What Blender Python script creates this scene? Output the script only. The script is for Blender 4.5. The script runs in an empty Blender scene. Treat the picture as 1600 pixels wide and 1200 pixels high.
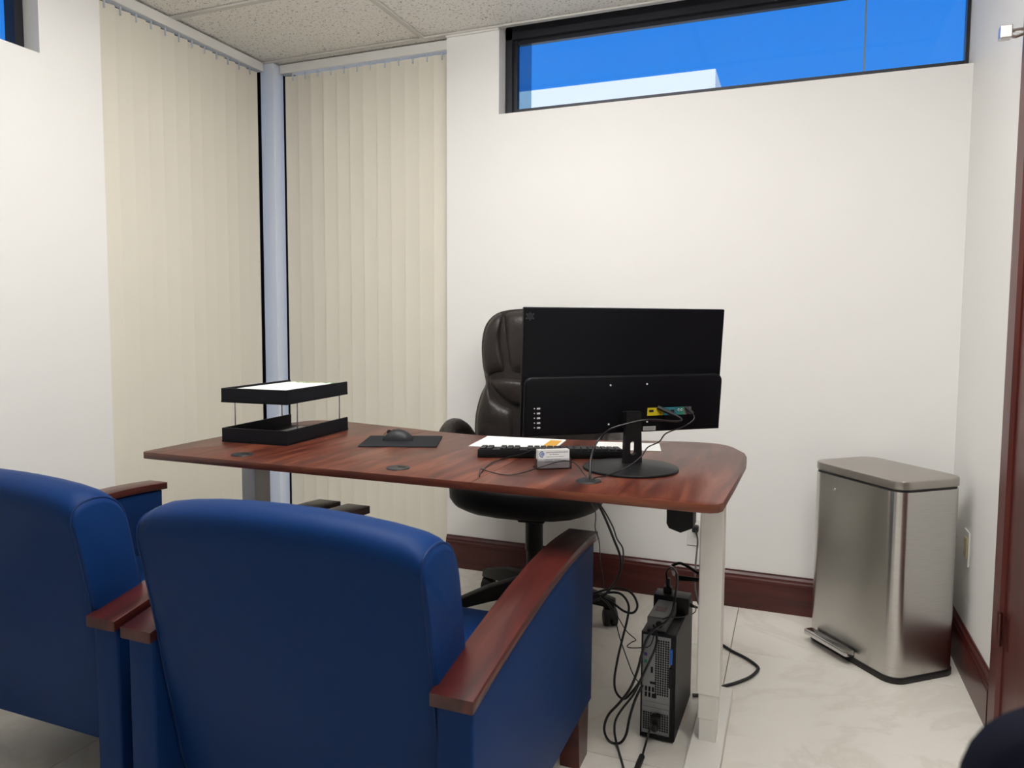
import bpy, bmesh, math, random
from mathutils import Vector, Matrix
random.seed(4)
SC = bpy.context.scene
COL = SC.collection

# ------------------------------------------------------------------ camera
F_PX, YAW, PITCH, ROLL, PCX, PCY, H = 1138.35, .375465, .0704413, -.00488593, 792.04, 585.24, 1.2
_c, _s = math.cos(YAW), math.sin(YAW)
_f = Vector((-_s*math.cos(PITCH), _c*math.cos(PITCH), -math.sin(PITCH)))
_r = Vector((_c, _s, 0)); _d = _f.cross(_r)
AX = _r*math.cos(ROLL)+_d*math.sin(ROLL); AD = _d*math.cos(ROLL)-_r*math.sin(ROLL); AF = _f
cam_data = bpy.data.cameras.new('camera'); cam = bpy.data.objects.new('camera', cam_data); COL.objects.link(cam)
m3 = Matrix((AX, -AD, -AF)).transposed()
cam.matrix_world = Matrix.Translation((0, 0, H)) @ m3.to_4x4()
cam_data.sensor_width = 36; cam_data.lens = F_PX/1600*36
cam_data.shift_x = (800-PCX)/1600; cam_data.shift_y = (PCY-600)/1600
cam_data.clip_start = .02
cam_data.dof.use_dof = True; cam_data.dof.focus_distance = 2.5; cam_data.dof.aperture_fstop = 6.0
SC.camera = cam

# ------------------------------------------------------------------ world, sun, exposure
W = bpy.data.worlds.new('World'); SC.world = W; W.use_nodes = True
nt = W.node_tree; nt.nodes.clear()
out = nt.nodes.new('ShaderNodeOutputWorld'); bg = nt.nodes.new('ShaderNodeBackground')
tc = nt.nodes.new('ShaderNodeTexCoord'); sp = nt.nodes.new('ShaderNodeSeparateXYZ'); cr = nt.nodes.new('ShaderNodeValToRGB')
nt.links.new(tc.outputs['Generated'], sp.inputs[0]); nt.links.new(sp.outputs['Z'], cr.inputs[0])
e = cr.color_ramp.elements
e[0].position = 0; e[0].color = (.42, .66, 1.0, 1)
e[1].position = .55; e[1].color = (.018, .21, .78, 1)
k = cr.color_ramp.elements.new(.2); k.color = (.026, .29, .92, 1)
nt.links.new(cr.outputs[0], bg.inputs[0]); bg.inputs[1].default_value = 1.0
nt.links.new(bg.outputs[0], out.inputs[0])
sd = bpy.data.lights.new('sun', 'SUN'); sd.energy = 4.6; sd.angle = .01; sd.color = (1, .97, .93)
sun = bpy.data.objects.new('sun', sd); COL.objects.link(sun)
sun.rotation_euler = Vector((.25, -.75, .95)).to_track_quat('Z', 'Y').to_euler()
vs = SC.view_settings
vs.view_transform = 'Standard'; vs.look = 'None'; vs.gamma = 1; vs.use_curve_mapping = False
vs.exposure = 0.0
PANEL_STRENGTH = 14.5          # the ceiling lights' diffusers
PANEL_COLOR = (1.0, .985, .965)

# ------------------------------------------------------------------ materials
def mat(name, color, rough=.5, metal=0, coat=0, spec=.5, **kw):
    m = bpy.data.materials.new(name); m.use_nodes = True
    b = m.node_tree.nodes['Principled BSDF']
    b.inputs['Base Color'].default_value = (*color, 1); b.inputs['Roughness'].default_value = rough
    b.inputs['Metallic'].default_value = metal; b.inputs['Coat Weight'].default_value = coat
    b.inputs['Specular IOR Level'].default_value = spec
    for k_, v in kw.items(): b.inputs[k_.replace('_', ' ')].default_value = v
    return m
def nodes(m): return m.node_tree.nodes, m.node_tree.links, m.node_tree.nodes['Principled BSDF']
def coords(m, scale=(1, 1, 1), kind='Object'):
    n, l, b = nodes(m); t = n.new('ShaderNodeTexCoord'); mp = n.new('ShaderNodeMapping')
    mp.inputs['Scale'].default_value = scale; l.new(t.outputs[kind], mp.inputs[0]); return mp.outputs[0]
def noise(m, vec, scale, detail=4, rough=.5, dist=0):
    n, l, b = nodes(m); t = n.new('ShaderNodeTexNoise'); t.inputs['Scale'].default_value = scale
    t.inputs['Detail'].default_value = detail; t.inputs['Roughness'].default_value = rough; t.inputs['Distortion'].default_value = dist
    l.new(vec, t.inputs['Vector']); return t.outputs['Fac']
def ramp(m, fac, stops):
    n, l, b = nodes(m); r = n.new('ShaderNodeValToRGB'); l.new(fac, r.inputs[0])
    el = r.color_ramp.elements
    el[0].position, el[0].color = stops[0][0], (*stops[0][1], 1)
    el[1].position, el[1].color = stops[-1][0], (*stops[-1][1], 1)
    for p, c in stops[1:-1]:
        q = el.new(p); q.color = (*c, 1)
    return r.outputs[0]
def bump(m, fac, strength=.2, dist=.002):
    n, l, b = nodes(m); q = n.new('ShaderNodeBump'); q.inputs['Strength'].default_value = strength
    q.inputs['Distance'].default_value = dist; l.new(fac, q.inputs['Height']); l.new(q.outputs[0], b.inputs['Normal'])
def setc(m, colout):
    n, l, b = nodes(m); l.new(colout, b.inputs['Base Color'])

M = {}
M['wall'] = mat('wall_paint', (.81, .80, .775), .55); bump(M['wall'], noise(M['wall'], coords(M['wall']), 180, 3), .06, .001)
M['white_trim'] = mat('white_trim', (.78, .77, .74), .4)
M['column'] = mat('column_daylight_tint', (.74, .79, .88), .45)  # bluish daylight cast painted into the column's base colour
t_ = mat('ceiling_tile', (.6, .57, .52), .9); v_ = coords(t_)
f1 = noise(t_, v_, 95, 3, .6, .9); setc(t_, ramp(t_, f1, [(.34, (.34, .31, .27)), (.425, (.88, .86, .81)), (.7, (.90, .88, .83))])); bump(t_, f1, .8, .004); M['ceil'] = t_
M['tee'] = mat('ceiling_grid_white', (.62, .60, .56), .5)
t_ = mat('marble_tile', (.7, .66, .6), .22); v_ = coords(t_, (1, 1, 1))
n1 = noise(t_, v_, 1.6, 8, .6, 1.8)
n_, l_, b_ = nodes(t_); oi = n_.new('ShaderNodeObjectInfo'); ad = n_.new('ShaderNodeVectorMath'); ad.operation = 'ADD'
sc_ = n_.new('ShaderNodeVectorMath'); sc_.operation = 'SCALE'; sc_.inputs['Scale'].default_value = 13
cb = n_.new('ShaderNodeCombineXYZ'); l_.new(oi.outputs['Random'], cb.inputs[0]); l_.new(oi.outputs['Random'], cb.inputs[1])
l_.new(cb.outputs[0], sc_.inputs[0]); l_.new(v_, ad.inputs[0]); l_.new(sc_.outputs[0], ad.inputs[1])
for nd in n_:
    if nd.type == 'TEX_NOISE': l_.new(ad.outputs[0], nd.inputs['Vector'])
setc(t_, ramp(t_, n1, [(.25, (.85,.815,.75)), (.44, (.85,.815,.75)), (.50, (.78,.74,.665)), (.56, (.845,.81,.74)), (.8, (.86,.83,.765))])); M['marble'] = t_
M['grout'] = mat('grout', (.30, .26, .21), .9)
def wood(name, dark, mid, light, stretch, rough, coat, scale=3.0, spec=.5):
    m = mat(name, mid, rough, 0, coat, spec); v = coords(m, stretch)
    f = noise(m, v, scale, 8, .62, .8); setc(m, ramp(m, f, [(.33, dark), (.5, mid), (.68, light)]))
    m.node_tree.nodes['Principled BSDF'].inputs['Coat Roughness'].default_value = .12
    return m
M['desk'] = wood('mahogany_laminate', (.040, .009, .006), (.088, .021, .012), (.17, .052, .028), (9, .9, 9), .34, .0, 2.4, .32)
M['desk_edge'] = wood('mahogany_edge_band', (.09, .022, .012), (.14, .038, .018), (.19, .058, .028), (1, 6, 12), .35, .0, 2.4)
M['arm_wood'] = wood('cherry_arm_wood', (.032, .005, .004), (.060, .010, .008), (.095, .017, .012), (14, 1.2, 6), .34, .12, 2.0, .4)
M['arm_under'] = mat('arm_edge_varnish', (.10, .03, .022), .3, 0, .3)
M['base_wood'] = wood('baseboard_varnish', (.042, .006, .005), (.066, .009, .007), (.085, .014, .010), (1.2, 1.2, 10), .35, .12, 2.0)
M['door_wood'] = wood('door_wood', (.052, .007, .005), (.082, .011, .008), (.10, .016, .011), (8, 8, .8), .4, .08, 2.0)
m_ = mat('blue_vinyl', (.0046, .029, .120), .50, spec=.10); bump(m_, noise(m_, coords(m_), 260, 3), .08, .001); M['blue'] = m_
M['blue_piping'] = mat('blue_piping', (.005, .024, .10), .5, spec=.15)
m_ = mat('black_leather', (.022, .017, .015), .42, spec=.45); v_ = coords(m_)
bump(m_, noise(m_, v_, 14, 5, .65), .5, .012); M['leather'] = m_
M['seat_leather'] = mat('black_leather_seat', (.008, .0075, .0075), .5, spec=.3)
M['black_plastic'] = mat('black_plastic', (.008, .008, .009), .45, spec=.25)
M['monitor_black'] = mat('monitor_black', (.0045, .005, .0068), .45, spec=.15)
M['monitor_gloss'] = mat('monitor_edge', (.010, .0105, .012), .3)
M['screen'] = mat('screen_glass', (.006, .006, .007), .12)
M['dark_grey'] = mat('dark_grey_plastic', (.020, .021, .023), .45, spec=.3)
M['mid_grey'] = mat('grey_plastic', (.13, .135, .14), .45)
M['tray'] = mat('black_tray_leatherette', (.0065, .007, .010), .5, spec=.2); bump(M['tray'], noise(M['tray'], coords(M['tray']), 300, 3), .25, .001)
M['rubber'] = mat('black_rubber', (.008, .008, .008), .5)
M['cable'] = mat('black_cable', (.006, .006, .007), .4)
M['pad'] = mat('mouse_pad_fabric', (.013, .014, .018), .8, spec=.2)
M['white_metal'] = mat('white_powder_coat', (.87, .85, .79), .42)
m_ = mat('brushed_steel', (.60, .585, .565), .27, 1); n_, l_, b_ = nodes(m_)
b_.inputs['Anisotropic'].default_value = .8; b_.inputs['Anisotropic Rotation'].default_value = .25
tg = n_.new('ShaderNodeTangent'); tg.direction_type = 'RADIAL'; tg.axis = 'Z'; l_.new(tg.outputs[0], b_.inputs['Tangent'])
v_ = coords(m_, (1, 1, 60)); f_ = noise(m_, v_, 14, 3)
setc(m_, ramp(m_, f_, [(.3, (.56, .545, .52)), (.7, (.66, .645, .625))])); M['steel'] = m_
M['lid_steel'] = mat('lid_steel', (.46, .43, .40), .42, 1)
M['chrome'] = mat('chrome', (.62, .62, .62), .15, 1)
M['nickel'] = mat('satin_nickel', (.55, .54, .52), .3, 1)
M['panel_metal'] = mat('zinc_panel', (.30, .31, .32), .4, .7)
M['hole'] = mat('dark_opening', (.004, .004, .004), .8)
M['paper'] = mat('white_paper', (.86, .86, .84), .7)
M['gold'] = mat('gold_print', (.62, .33, .05), .6)
M['ink'] = mat('grey_ink', (.16, .15, .20), .6)
M['blue_ink'] = mat('blue_ink', (.05, .09, .36), .5)
M['soft_ink'] = mat('pale_grey_ink', (.52, .52, .52), .6)
M['green_print'] = mat('green_print', (.20, .36, .10), .6)
M['tan_print'] = mat('tan_print', (.45, .33, .14), .6)
M['yellow_port'] = mat('yellow_port_label', (.62, .50, .01), .5)
M['teal_port'] = mat('teal_port_label', (.03, .19, .23), .5)
M['green_port'] = mat('green_port_label', (.02, .22, .12), .5)
M['white_plastic'] = mat('white_plastic', (.75, .74, .71), .35)
M['ivory'] = mat('ivory_plastic', (.55, .44, .22), .35)
M['icon_white'] = mat('icon_white', (.75, .75, .75), .5)
M['icon_grey'] = mat('icon_grey', (.06, .065, .075), .4)
M['sticker_grey'] = mat('sticker_grey', (.40, .40, .38), .5)
M['bronze'] = mat('dark_bronze_frame', (.016, .017, .024), .35, .3)
M['sealant'] = mat('glass_joint_sealant', (.16, .26, .38), .5)
M['vga_blue'] = mat('blue_connector', (.01, .12, .52), .45)
M['maroon'] = mat('maroon_sticker', (.07, .008, .02), .5)
M['violet'] = mat('violet_port', (.10, .05, .30), .5)
M['clip'] = mat('blind_clip_plastic', (.55, .58, .62), .4)
M['stucco'] = mat('white_stucco', (.84, .84, .83), .8)
M['pavement'] = mat('pavement', (.30, .31, .25), .9)
M['navy_fabric'] = mat('dark_navy_fabric', (.003, .004, .011), .8, spec=.1)
# slats: fabric that lets a little daylight through
m_ = mat('blind_fabric', (.80, .76, .655), .8); n_, l_, b_ = nodes(m_)
tr = n_.new('ShaderNodeBsdfTranslucent'); tr.inputs[0].default_value = (.62, .56, .45, 1)
mx = n_.new('ShaderNodeMixShader'); mx.inputs[0].default_value = .08
l_.new(b_.outputs[0], mx.inputs[1]); l_.new(tr.outputs[0], mx.inputs[2]); l_.new(mx.outputs[0], n_['Material Output'].inputs[0])
v_ = coords(m_, (1, 1, .02)); bump(m_, noise(m_, v_, 60, 3), .15, .001); M['slat'] = m_
def glassmat(name, tint):
    m = bpy.data.materials.new(name); m.use_nodes = True; n = m.node_tree.nodes; l = m.node_tree.links; n.clear()
    o = n.new('ShaderNodeOutputMaterial'); t = n.new('ShaderNodeBsdfTransparent'); t.inputs[0].default_value = (*tint, 1)
    g = n.new('ShaderNodeBsdfGlossy'); g.inputs[1].default_value = .02; fr = n.new('ShaderNodeFresnel'); fr.inputs[0].default_value = 1.45
    x = n.new('ShaderNodeMixShader'); l.new(fr.outputs[0], x.inputs[0]); l.new(t.outputs[0], x.inputs[1]); l.new(g.outputs[0], x.inputs[2]); l.new(x.outputs[0], o.inputs[0])
    return m
M['glass'] = glassmat('window_glass', (.93, .96, 1)); M['acrylic'] = glassmat('clear_acrylic', (.93, .93, .95))
m_ = bpy.data.materials.new('light_diffuser'); m_.use_nodes = True; b_ = m_.node_tree.nodes['Principled BSDF']
b_.inputs['Base Color'].default_value = (.9, .9, .88, 1); b_.inputs['Emission Color'].default_value = (*PANEL_COLOR, 1)
b_.inputs['Emission Strength'].default_value = PANEL_STRENGTH; M['diffuser'] = m_

# ------------------------------------------------------------------ helpers
def link(name, me, m=None, parent=None, label=None, smooth=False, ang=40):
    o = bpy.data.objects.new(name, me); COL.objects.link(o)
    if m is not None and not me.materials: me.materials.append(m)
    if parent: o.parent = parent
    if label: o['label'] = label
    if smooth:
        me.polygons.foreach_set('use_smooth', [True]*len(me.polygons))
        if ang: me.set_sharp_from_angle(angle=math.radians(ang))
    return o
def obj(name, bm, m, parent=None, label=None, smooth=False, ang=40):
    bmesh.ops.recalc_face_normals(bm, faces=bm.faces[:])
    me = bpy.data.meshes.new(name); bm.to_mesh(me); bm.free()
    return link(name, me, m, parent, label, smooth, ang)
def thing(name, label, cat, loc=(0, 0, 0), rz=0, group=None):
    o = bpy.data.objects.new(name, None); COL.objects.link(o); o.location = loc; o.rotation_euler = (0, 0, rz)
    o.empty_display_size = .1
    return tag(o, label, cat, group)
def tag(o, label, cat, group=None):
    o['label'] = label; o['category'] = cat
    if group: o['group'] = group
    return o
def struct(o): o['kind'] = 'structure'; return o
def box(bm, x0, x1, y0, y1, z0, z1, bev=0, seg=2, mtx=None):
    t = bmesh.new()
    vs_ = [t.verts.new(p) for p in ((x0, y0, z0), (x1, y0, z0), (x1, y1, z0), (x0, y1, z0), (x0, y0, z1), (x1, y0, z1), (x1, y1, z1), (x0, y1, z1))]
    for f in ((0, 3, 2, 1), (4, 5, 6, 7), (0, 1, 5, 4), (1, 2, 6, 5), (2, 3, 7, 6), (3, 0, 4, 7)): t.faces.new([vs_[i] for i in f])
    if bev: bmesh.ops.bevel(t, geom=t.edges[:], offset=bev, segments=seg, profile=.5, affect='EDGES')
    return merge(bm, t, mtx)
def merge(bm, t, mtx=None):
    if mtx is not None: bmesh.ops.transform(t, matrix=mtx, verts=t.verts[:])
    me = bpy.data.meshes.new('tmp'); t.to_mesh(me); t.free(); bm.from_mesh(me); bpy.data.meshes.remove(me); return bm
def B(*a, **k): return box(bmesh.new(), *a, **k)
def prism(bm, pts, z0, z1, bev=0, seg=2, mtx=None, axis='z'):
    t = bmesh.new()
    def P(p, z): return {'z': (p[0], p[1], z), 'x': (z, p[0], p[1]), 'y': (p[0], z, p[1])}[axis]
    a = [t.verts.new(P(p, z0)) for p in pts]; b = [t.verts.new(P(p, z1)) for p in pts]
    t.faces.new(a[::-1]); t.faces.new(b); n = len(pts)
    for i in range(n): t.faces.new((a[i], a[(i+1) % n], b[(i+1) % n], b[i]))
    bmesh.ops.recalc_face_normals(t, faces=t.faces[:])
    if bev:
        ed = [e for e in t.edges if len(e.link_faces) == 2 and any(len(f.verts) == n and n != 4 or f.index < 0 for f in e.link_faces)] if n != 4 else t.edges[:]
        bmesh.ops.bevel(t, geom=ed, offset=bev, segments=seg, profile=.5, affect='EDGES')
    return merge(bm, t, mtx)
def cyl(bm, p, r, h, n=24, r2=None, axis='z', bev=0, mtx=None):
    t = bmesh.new(); r2 = r if r2 is None else r2
    bmesh.ops.create_cone(t, cap_ends=True, segments=n, radius1=r, radius2=r2, depth=h)
    if bev: bmesh.ops.bevel(t, geom=[e for e in t.edges if any(len(f.verts) == n for f in e.link_faces)], offset=bev, segments=2, profile=.5, affect='EDGES')
    R = Matrix.Identity(4)
    if axis == 'x': R = Matrix.Rotation(math.pi/2, 4, 'Y')
    if axis == 'y': R = Matrix.Rotation(-math.pi/2, 4, 'X')
    T = Matrix.Translation(p) @ R @ Matrix.Translation((0, 0, h/2) if axis == 'z' else (0, 0, 0))
    return merge(bm, t, T if mtx is None else mtx @ T)
def catmull(pts, n=8, closed=False):
    P = [Vector(p) for p in pts]; o = []; L = len(P)
    rng = range(L) if closed else range(L-1)
    for i in rng:
        if closed: a, b, c, d = P[(i-1) % L], P[i], P[(i+1) % L], P[(i+2) % L]
        else: a, b, c, d = P[max(i-1, 0)], P[i], P[i+1], P[min(i+2, L-1)]
        for k_ in range(n):
            t = k_/n
            o.append(.5*((2*b)+(c-a)*t+(2*a-5*b+4*c-d)*t*t+(3*b-a-3*c+d)*t**3))
    if not closed: o.append(P[-1])
    return o
def tube(bm, pts, r, n=8, smooth=6, closed=False, flat=None, rend=None):
    P = catmull(pts, smooth, closed) if smooth > 1 else [Vector(p) for p in pts]
    L = len(P); rings = []; up = Vector((0, 0, 1)); prev = None
    for i, p in enumerate(P):
        d = (P[(i+1) % L]-P[i-1]) if closed else (P[min(i+1, L-1)]-P[max(i-1, 0)])
        if d.length < 1e-9: d = Vector((0, 0, 1))
        d.normalize()
        if prev is None:
            a = d.cross(up)
            if a.length < .05: a = d.cross(Vector((1, 0, 0)))
        else: a = prev - d*prev.dot(d)
        if a.length < 1e-6: a = d.cross(Vector((.3, .5, .8)))
        a.normalize(); prev = a; b = d.cross(a)
        rr = r if rend is None else r+(rend-r)*i/(L-1)
        ra, rb = (rr, rr) if flat is None else (rr*flat[0], rr*flat[1])
        rings.append([bm.verts.new(p+a*math.cos(q)*ra+b*math.sin(q)*rb) for q in [2*math.pi*j/n for j in range(n)]])
    for i in range(L if closed else L-1):
        A, Bq = rings[i], rings[(i+1) % L]
        for j in range(n): bm.faces.new((A[j], A[(j+1) % n], Bq[(j+1) % n], Bq[j]))
    if not closed: bm.faces.new(rings[0][::-1]); bm.faces.new(rings[-1])
    return bm
def pillow(outline, y0, bulge, back=.02, rings=7, power=.5, face=-1, n=4, curve=0):
    """a padded panel whose outline lies in local x,z and which bulges towards face*y"""
    P = catmull([(p[0], 0, p[1]) for p in outline], n, True); L = len(P)
    c = sum(P, Vector())/L; bm = bmesh.new(); R = []
    def yy(x, b): return y0+face*b-face*curve*x*x
    for k_ in range(rings):
        s = 1-k_/rings; hgt = bulge*(1-s**4)**power
        R.append([bm.verts.new((c.x+(p.x-c.x)*s, yy(c.x+(p.x-c.x)*s, hgt), c.z+(p.z-c.z)*s)) for p in P])
    top = bm.verts.new((c.x, yy(c.x, bulge), c.z))
    for k_ in range(rings-1):
        for j in range(L): bm.faces.new((R[k_][j], R[k_][(j+1) % L], R[k_+1][(j+1) % L], R[k_+1][j]))
    for j in range(L): bm.faces.new((R[-1][j], R[-1][(j+1) % L], top))
    bk = [bm.verts.new((p.x, yy(p.x, 0)-face*back, p.z)) for p in P]
    for j in range(L): bm.faces.new((R[0][(j+1) % L], R[0][j], bk[j], bk[(j+1) % L]))
    bm.faces.new(bk)
    return bm
def rrect(x0, x1, y0, y1, r, n=6):
    o = []
    for cx_, cy_, a in ((x1-r, y0+r, -90), (x1-r, y1-r, 0), (x0+r, y1-r, 90), (x0+r, y0+r, 180)):
        for i in range(n+1):
            q = math.radians(a+90*i/n); o.append((cx_+r*math.cos(q), cy_+r*math.sin(q)))
    return o
def on(axis, val, px, py):
    """world point where the sight line through a photo pixel meets the plane axis = val"""
    d = AX*((px-PCX)/F_PX)+AD*((py-PCY)/F_PX)+AF; C0 = Vector((0, 0, H))
    return C0+d*((val-C0[axis])/d[axis])
def dup(root, loc, rz, label, group=None):
    r = root.copy(); COL.objects.link(r); r.location = loc; r.rotation_euler = (0, 0, rz); r['label'] = label
    if group: r['group'] = group
    for ch in list(root.children):
        c = ch.copy(); COL.objects.link(c); c.parent = r
        for g in ch.children:
            d = g.copy(); COL.objects.link(d); d.parent = c
    return r

# ------------------------------------------------------------------ room shell
YB, XR, XL, CZ, YN = 3.188, .582, -2.565, 2.55, -4.0
YG, XG = 3.30, -2.74            # outer window planes of the corner
# floor: grout bed and marble tiles
fl = struct(obj('floor', B(-2.95, .75, YN-.1, 3.50, -.12, -.003), M['grout']))
T = .822
def grid(lo, hi, origin):
    a = [lo]; v = origin+math.ceil((lo-origin)/T+1e-6)*T
    while v < hi-1e-3: a.append(v); v += T
    return a+[hi]
xs, ys = grid(-2.9, XR, -.186), grid(YN, 3.36, 2.74)
for i in range(len(xs)-1):
    for j in range(len(ys)-1):
        g = .0015
        obj('floor_tile', B(xs[i]+g, xs[i+1]-g, ys[j]+g, ys[j+1]-g, -.01, 0, bev=.0008, seg=1), M['marble'], fl)
# ceiling: tees and mineral tiles
ce = struct(obj('ceiling', B(-2.95, .75, YN-.1, 3.50, CZ+.03, CZ+.13), M['white_trim']))
cxs = [-2.90, -1.69, -.47, XR]; cys = [3.18-.609*k_ for k_ in range(0, 12)][::-1]; cys = [YN]+[y for y in cys if y > YN+.05]
lights = []
for i in range(3):
    for j in range(len(cys)-1):
        x0, x1, y0, y1 = cxs[i], cxs[i+1], cys[j], cys[j+1]
        if x1-x0 < .9 or True:
            ym = (y0+y1)/2
            if (i == 1 and abs(ym-1.66) < .3) or (i == 2 and abs(ym-1.05) < .3): lights.append((x0, x1, y0, y1)); continue
        obj('ceiling_tile', B(x0+.004, x1-.004, y0+.004, y1-.004, CZ+.008, CZ+.022), M['ceil'], ce)
obj('ceiling_tile', B(-2.9, -1.57, 3.19, 3.36, CZ+.004, CZ+.018), M['ceil'], ce)
for x in cxs[1:3]: obj('ceiling_tee', B(x-.012, x+.012, YN, 3.18, CZ-.002, CZ+.006), M['tee'], ce)
for y in cys[1:]: obj('ceiling_tee', B(-2.9, XR, y-.012, y+.012, CZ-.0025, CZ+.006), M['tee'], ce)
# walls
WT = .14
bw = bmesh.new()   # back wall: below the clerestory, and the pier left of it
CX0, CZ0 = -1.303, 2.163
box(bw, -1.57, XR+.15, YB, YB+WT, 0, CZ0); box(bw, -1.57, CX0, YB, YB+WT, CZ0, CZ+.1)
struct(obj('wall_back', bw, M['wall']))
struct(obj('wall_right', B(XR, XR+.15, YN-.1, YB+WT, 0, CZ+.1), M['wall']))
LZ0, LY1 = 2.164, 1.895
lw = bmesh.new(); box(lw, XL-WT, XL, YN-.1, 2.147, 0, LZ0); box(lw, XL-WT, XL, LY1, 2.147, LZ0, CZ+.1); box(lw, XL-WT, XL, YN-.1, -1.2, LZ0, CZ+.1)
struct(obj('wall_left', lw, M['wall']))
struct(obj('wall_front', B(XL-.3, XR+.15, YN-.15, YN, 0, CZ+.1), mat('front_wall_paint', (.78, .77, .74), .6)))
# thin ceiling trim on the wall tops
struct(obj('trim_1', B(-1.57, CX0, YB-.012, YB, CZ-.010, CZ+.004), M['white_trim']))
struct(obj('trim_2', B(XR-.012, XR, YN, YB, CZ-.010, CZ+.004), M['white_trim']))
# corner column between the two blinds
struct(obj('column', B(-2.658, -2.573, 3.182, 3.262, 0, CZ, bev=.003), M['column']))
# baseboards with a moulded top
def baseboard(name, x0, x1, y0, y1, axis, side):
    prof = [(0, 0), (.018, 0), (.018, .112), (.016, .120), (.016, .128), (.013, .134), (.013, .143), (.006, .152), (.004, .158), (0, .158)]
    bm = bmesh.new()
    if axis == 'x': pts = [(YB-p[0], p[1]) for p in prof]; prism(bm, pts, x0, x1, axis='x')
    else: pts = [(side-p[0] if side > 0 else side+p[0], p[1]) for p in prof]; prism(bm, pts, y0, y1, axis='y')
    return struct(obj(name, bm, M['base_wood']))
baseboard('baseboard_back', -1.57, XR, 0, 0, 'x', 0)
baseboard('baseboard_right', 0, 0, 2.475, YB-.018, 'y', XR)
baseboard('baseboard_left', 0, 0, YN, 2.147, 'y', XL)

# clerestory window in the back wall
w1 = struct(obj('window_1', B(CX0+.002, XR, YB+.08, YB+.125, CZ+.02, CZ+.06), M['bronze']))
obj('window_frame', box(box(box(bmesh.new(), CX0+.001, CX0+.034, YB+.078, YB+.13, CZ0, CZ+.02), CX0+.034, CX0+.052, YB+.10, YB+.13, CZ0, CZ-.03), CX0+.034, XR, YB+.105, YB+.13, CZ-.048, CZ-.028), M['bronze'], w1)
obj('window_head', B(CX0+.001, XR, YB+.078, YB+.13, CZ-.030, CZ+.02), M['bronze'], w1)
obj('window_bottom_rail', B(CX0+.052, XR-.0, YB+.10, YB+.13, CZ0, CZ0+.043), M['bronze'], w1)
obj('window_right_rail', B(XR-.012, XR, YB+.09, YB+.13, CZ0, CZ), M['bronze'], w1)
obj('pane', B(CX0+.05, .222, YB+.115, YB+.121, CZ0+.02, CZ-.02), M['glass'], w1)
obj('pane', B(.228, XR-.01, YB+.115, YB+.121, CZ0+.02, CZ-.02), M['glass'], w1)
obj('glass_joint', B(.2215, .2285, YB+.112, YB+.124, CZ0+.02, CZ-.02), M['sealant'], w1)
obj('edge_strip', B(CX0+.052, CX0+.118, YB+.1125, YB+.1145, CZ0+.043, CZ-.045), glassmat('tinted_strip', (.52, .66, .72)), w1, 'see-through tinted strip at the left edge of the glass')  # see-through tinted strip over the left edge of the pane
# clerestory window in the left wall
w2 = struct(obj('window_2', B(XL-.125, XL-.08, -1.2, LY1, CZ-.02, CZ+.06), M['bronze']))
obj('window_frame', box(box(bmesh.new(), XL-.13, XL-.078, LY1-.034, LY1-.001, LZ0, CZ), XL-.13, XL-.10, -1.2, LY1-.03, LZ0, LZ0+.02), M['bronze'], w2)
obj('pane', B(XL-.12, XL-.114, -1.2, LY1-.03, LZ0+.01, CZ), M['glass'], w2)
# full-height corner windows behind the blinds
w3 = struct(obj('window_3', B(XG-.05, XG, 2.147, 2.19, 0, CZ+.1), M['bronze']))
obj('mullion', B(XG-.05, XG+.0, 3.16, 3.35, 0, CZ+.1), M['bronze'], w3)
obj('sill_rail', B(XG-.05, XG, 2.19, 3.16, 0, .05), M['bronze'], w3)
obj('head_rail', B(XG-.05, XG, 2.19, 3.16, CZ-.005, CZ+.1), M['bronze'], w3)
obj('pane', B(XG-.03, XG-.024, 2.19, 3.16, .05, CZ-.005), M['glass'], w3)
w4 = struct(obj('window_4', B(-1.60, -1.57, YG, YG+.05, 0, CZ+.1), M['bronze']))
obj('mullion', B(XG, -2.56, YG, YG+.05, 0, CZ+.1), M['bronze'], w4)
obj('sill_rail', B(-2.56, -1.60, YG, YG+.05, 0, .05), M['bronze'], w4)
obj('head_rail', B(-2.56, -1.60, YG, YG+.05, CZ-.005, CZ+.1), M['bronze'], w4)
obj('pane', B(-2.56, -1.60, YG+.02, YG+.026, .05, CZ-.005), M['glass'], w4)
# outside
g_ = struct(obj('ground', B(-40, 40, -40, 60, -.5, -.2), M['pavement']))
nb = thing('building', 'white flat-roofed neighbouring building seen through the high window over the desk', 'building', (-6, 7, -.2))
obj('wall', B(-6, 5.26, 0, 7, 0, 3.69), M['stucco'], nb); 
obj('coping', B(-6, 5.26, 0, 7, 3.69, 3.71), M['stucco'], nb)

# door, casing and curtain rod on the right wall
tr3 = bmesh.new(); prism(tr3, [(XR, 2.365), (XR-.012, 2.365), (XR-.020, 2.380), (XR-.020, 2.452), (XR-.012, 2.470), (XR, 2.470)], 0, 2.02)
box(tr3, XR-.02, XR, 1.32, 2.452, 2.02, 2.12); prism(tr3, [(XR, 2.452), (XR-.020, 2.452), (XR-.012, 2.470), (XR, 2.470)], 2.02, 2.12)
struct(obj('trim_3', tr3, M['door_wood']))
dr = struct(obj('door_1', B(XR-.008, XR, 1.34, 2.363, .008, 2.02), M['door_wood']))
hg = obj('hinge', cyl(cyl(bmesh.new(), (XR-.022, 2.364, .30), .007, .095, 12), (XR-.022, 2.364, .395), .0045, .006, 12), M['base_wood'], dr)
box_ = obj('hinge_leaf', B(XR-.0105, XR-.008, 2.325, 2.363, .30, .395), M['base_wood'], dr)
hk = thing('coat_hook', 'satin nickel hook with a square end, high on the dark door frame', 'hook', (XR-.014, 2.405, 1.998))
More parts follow.
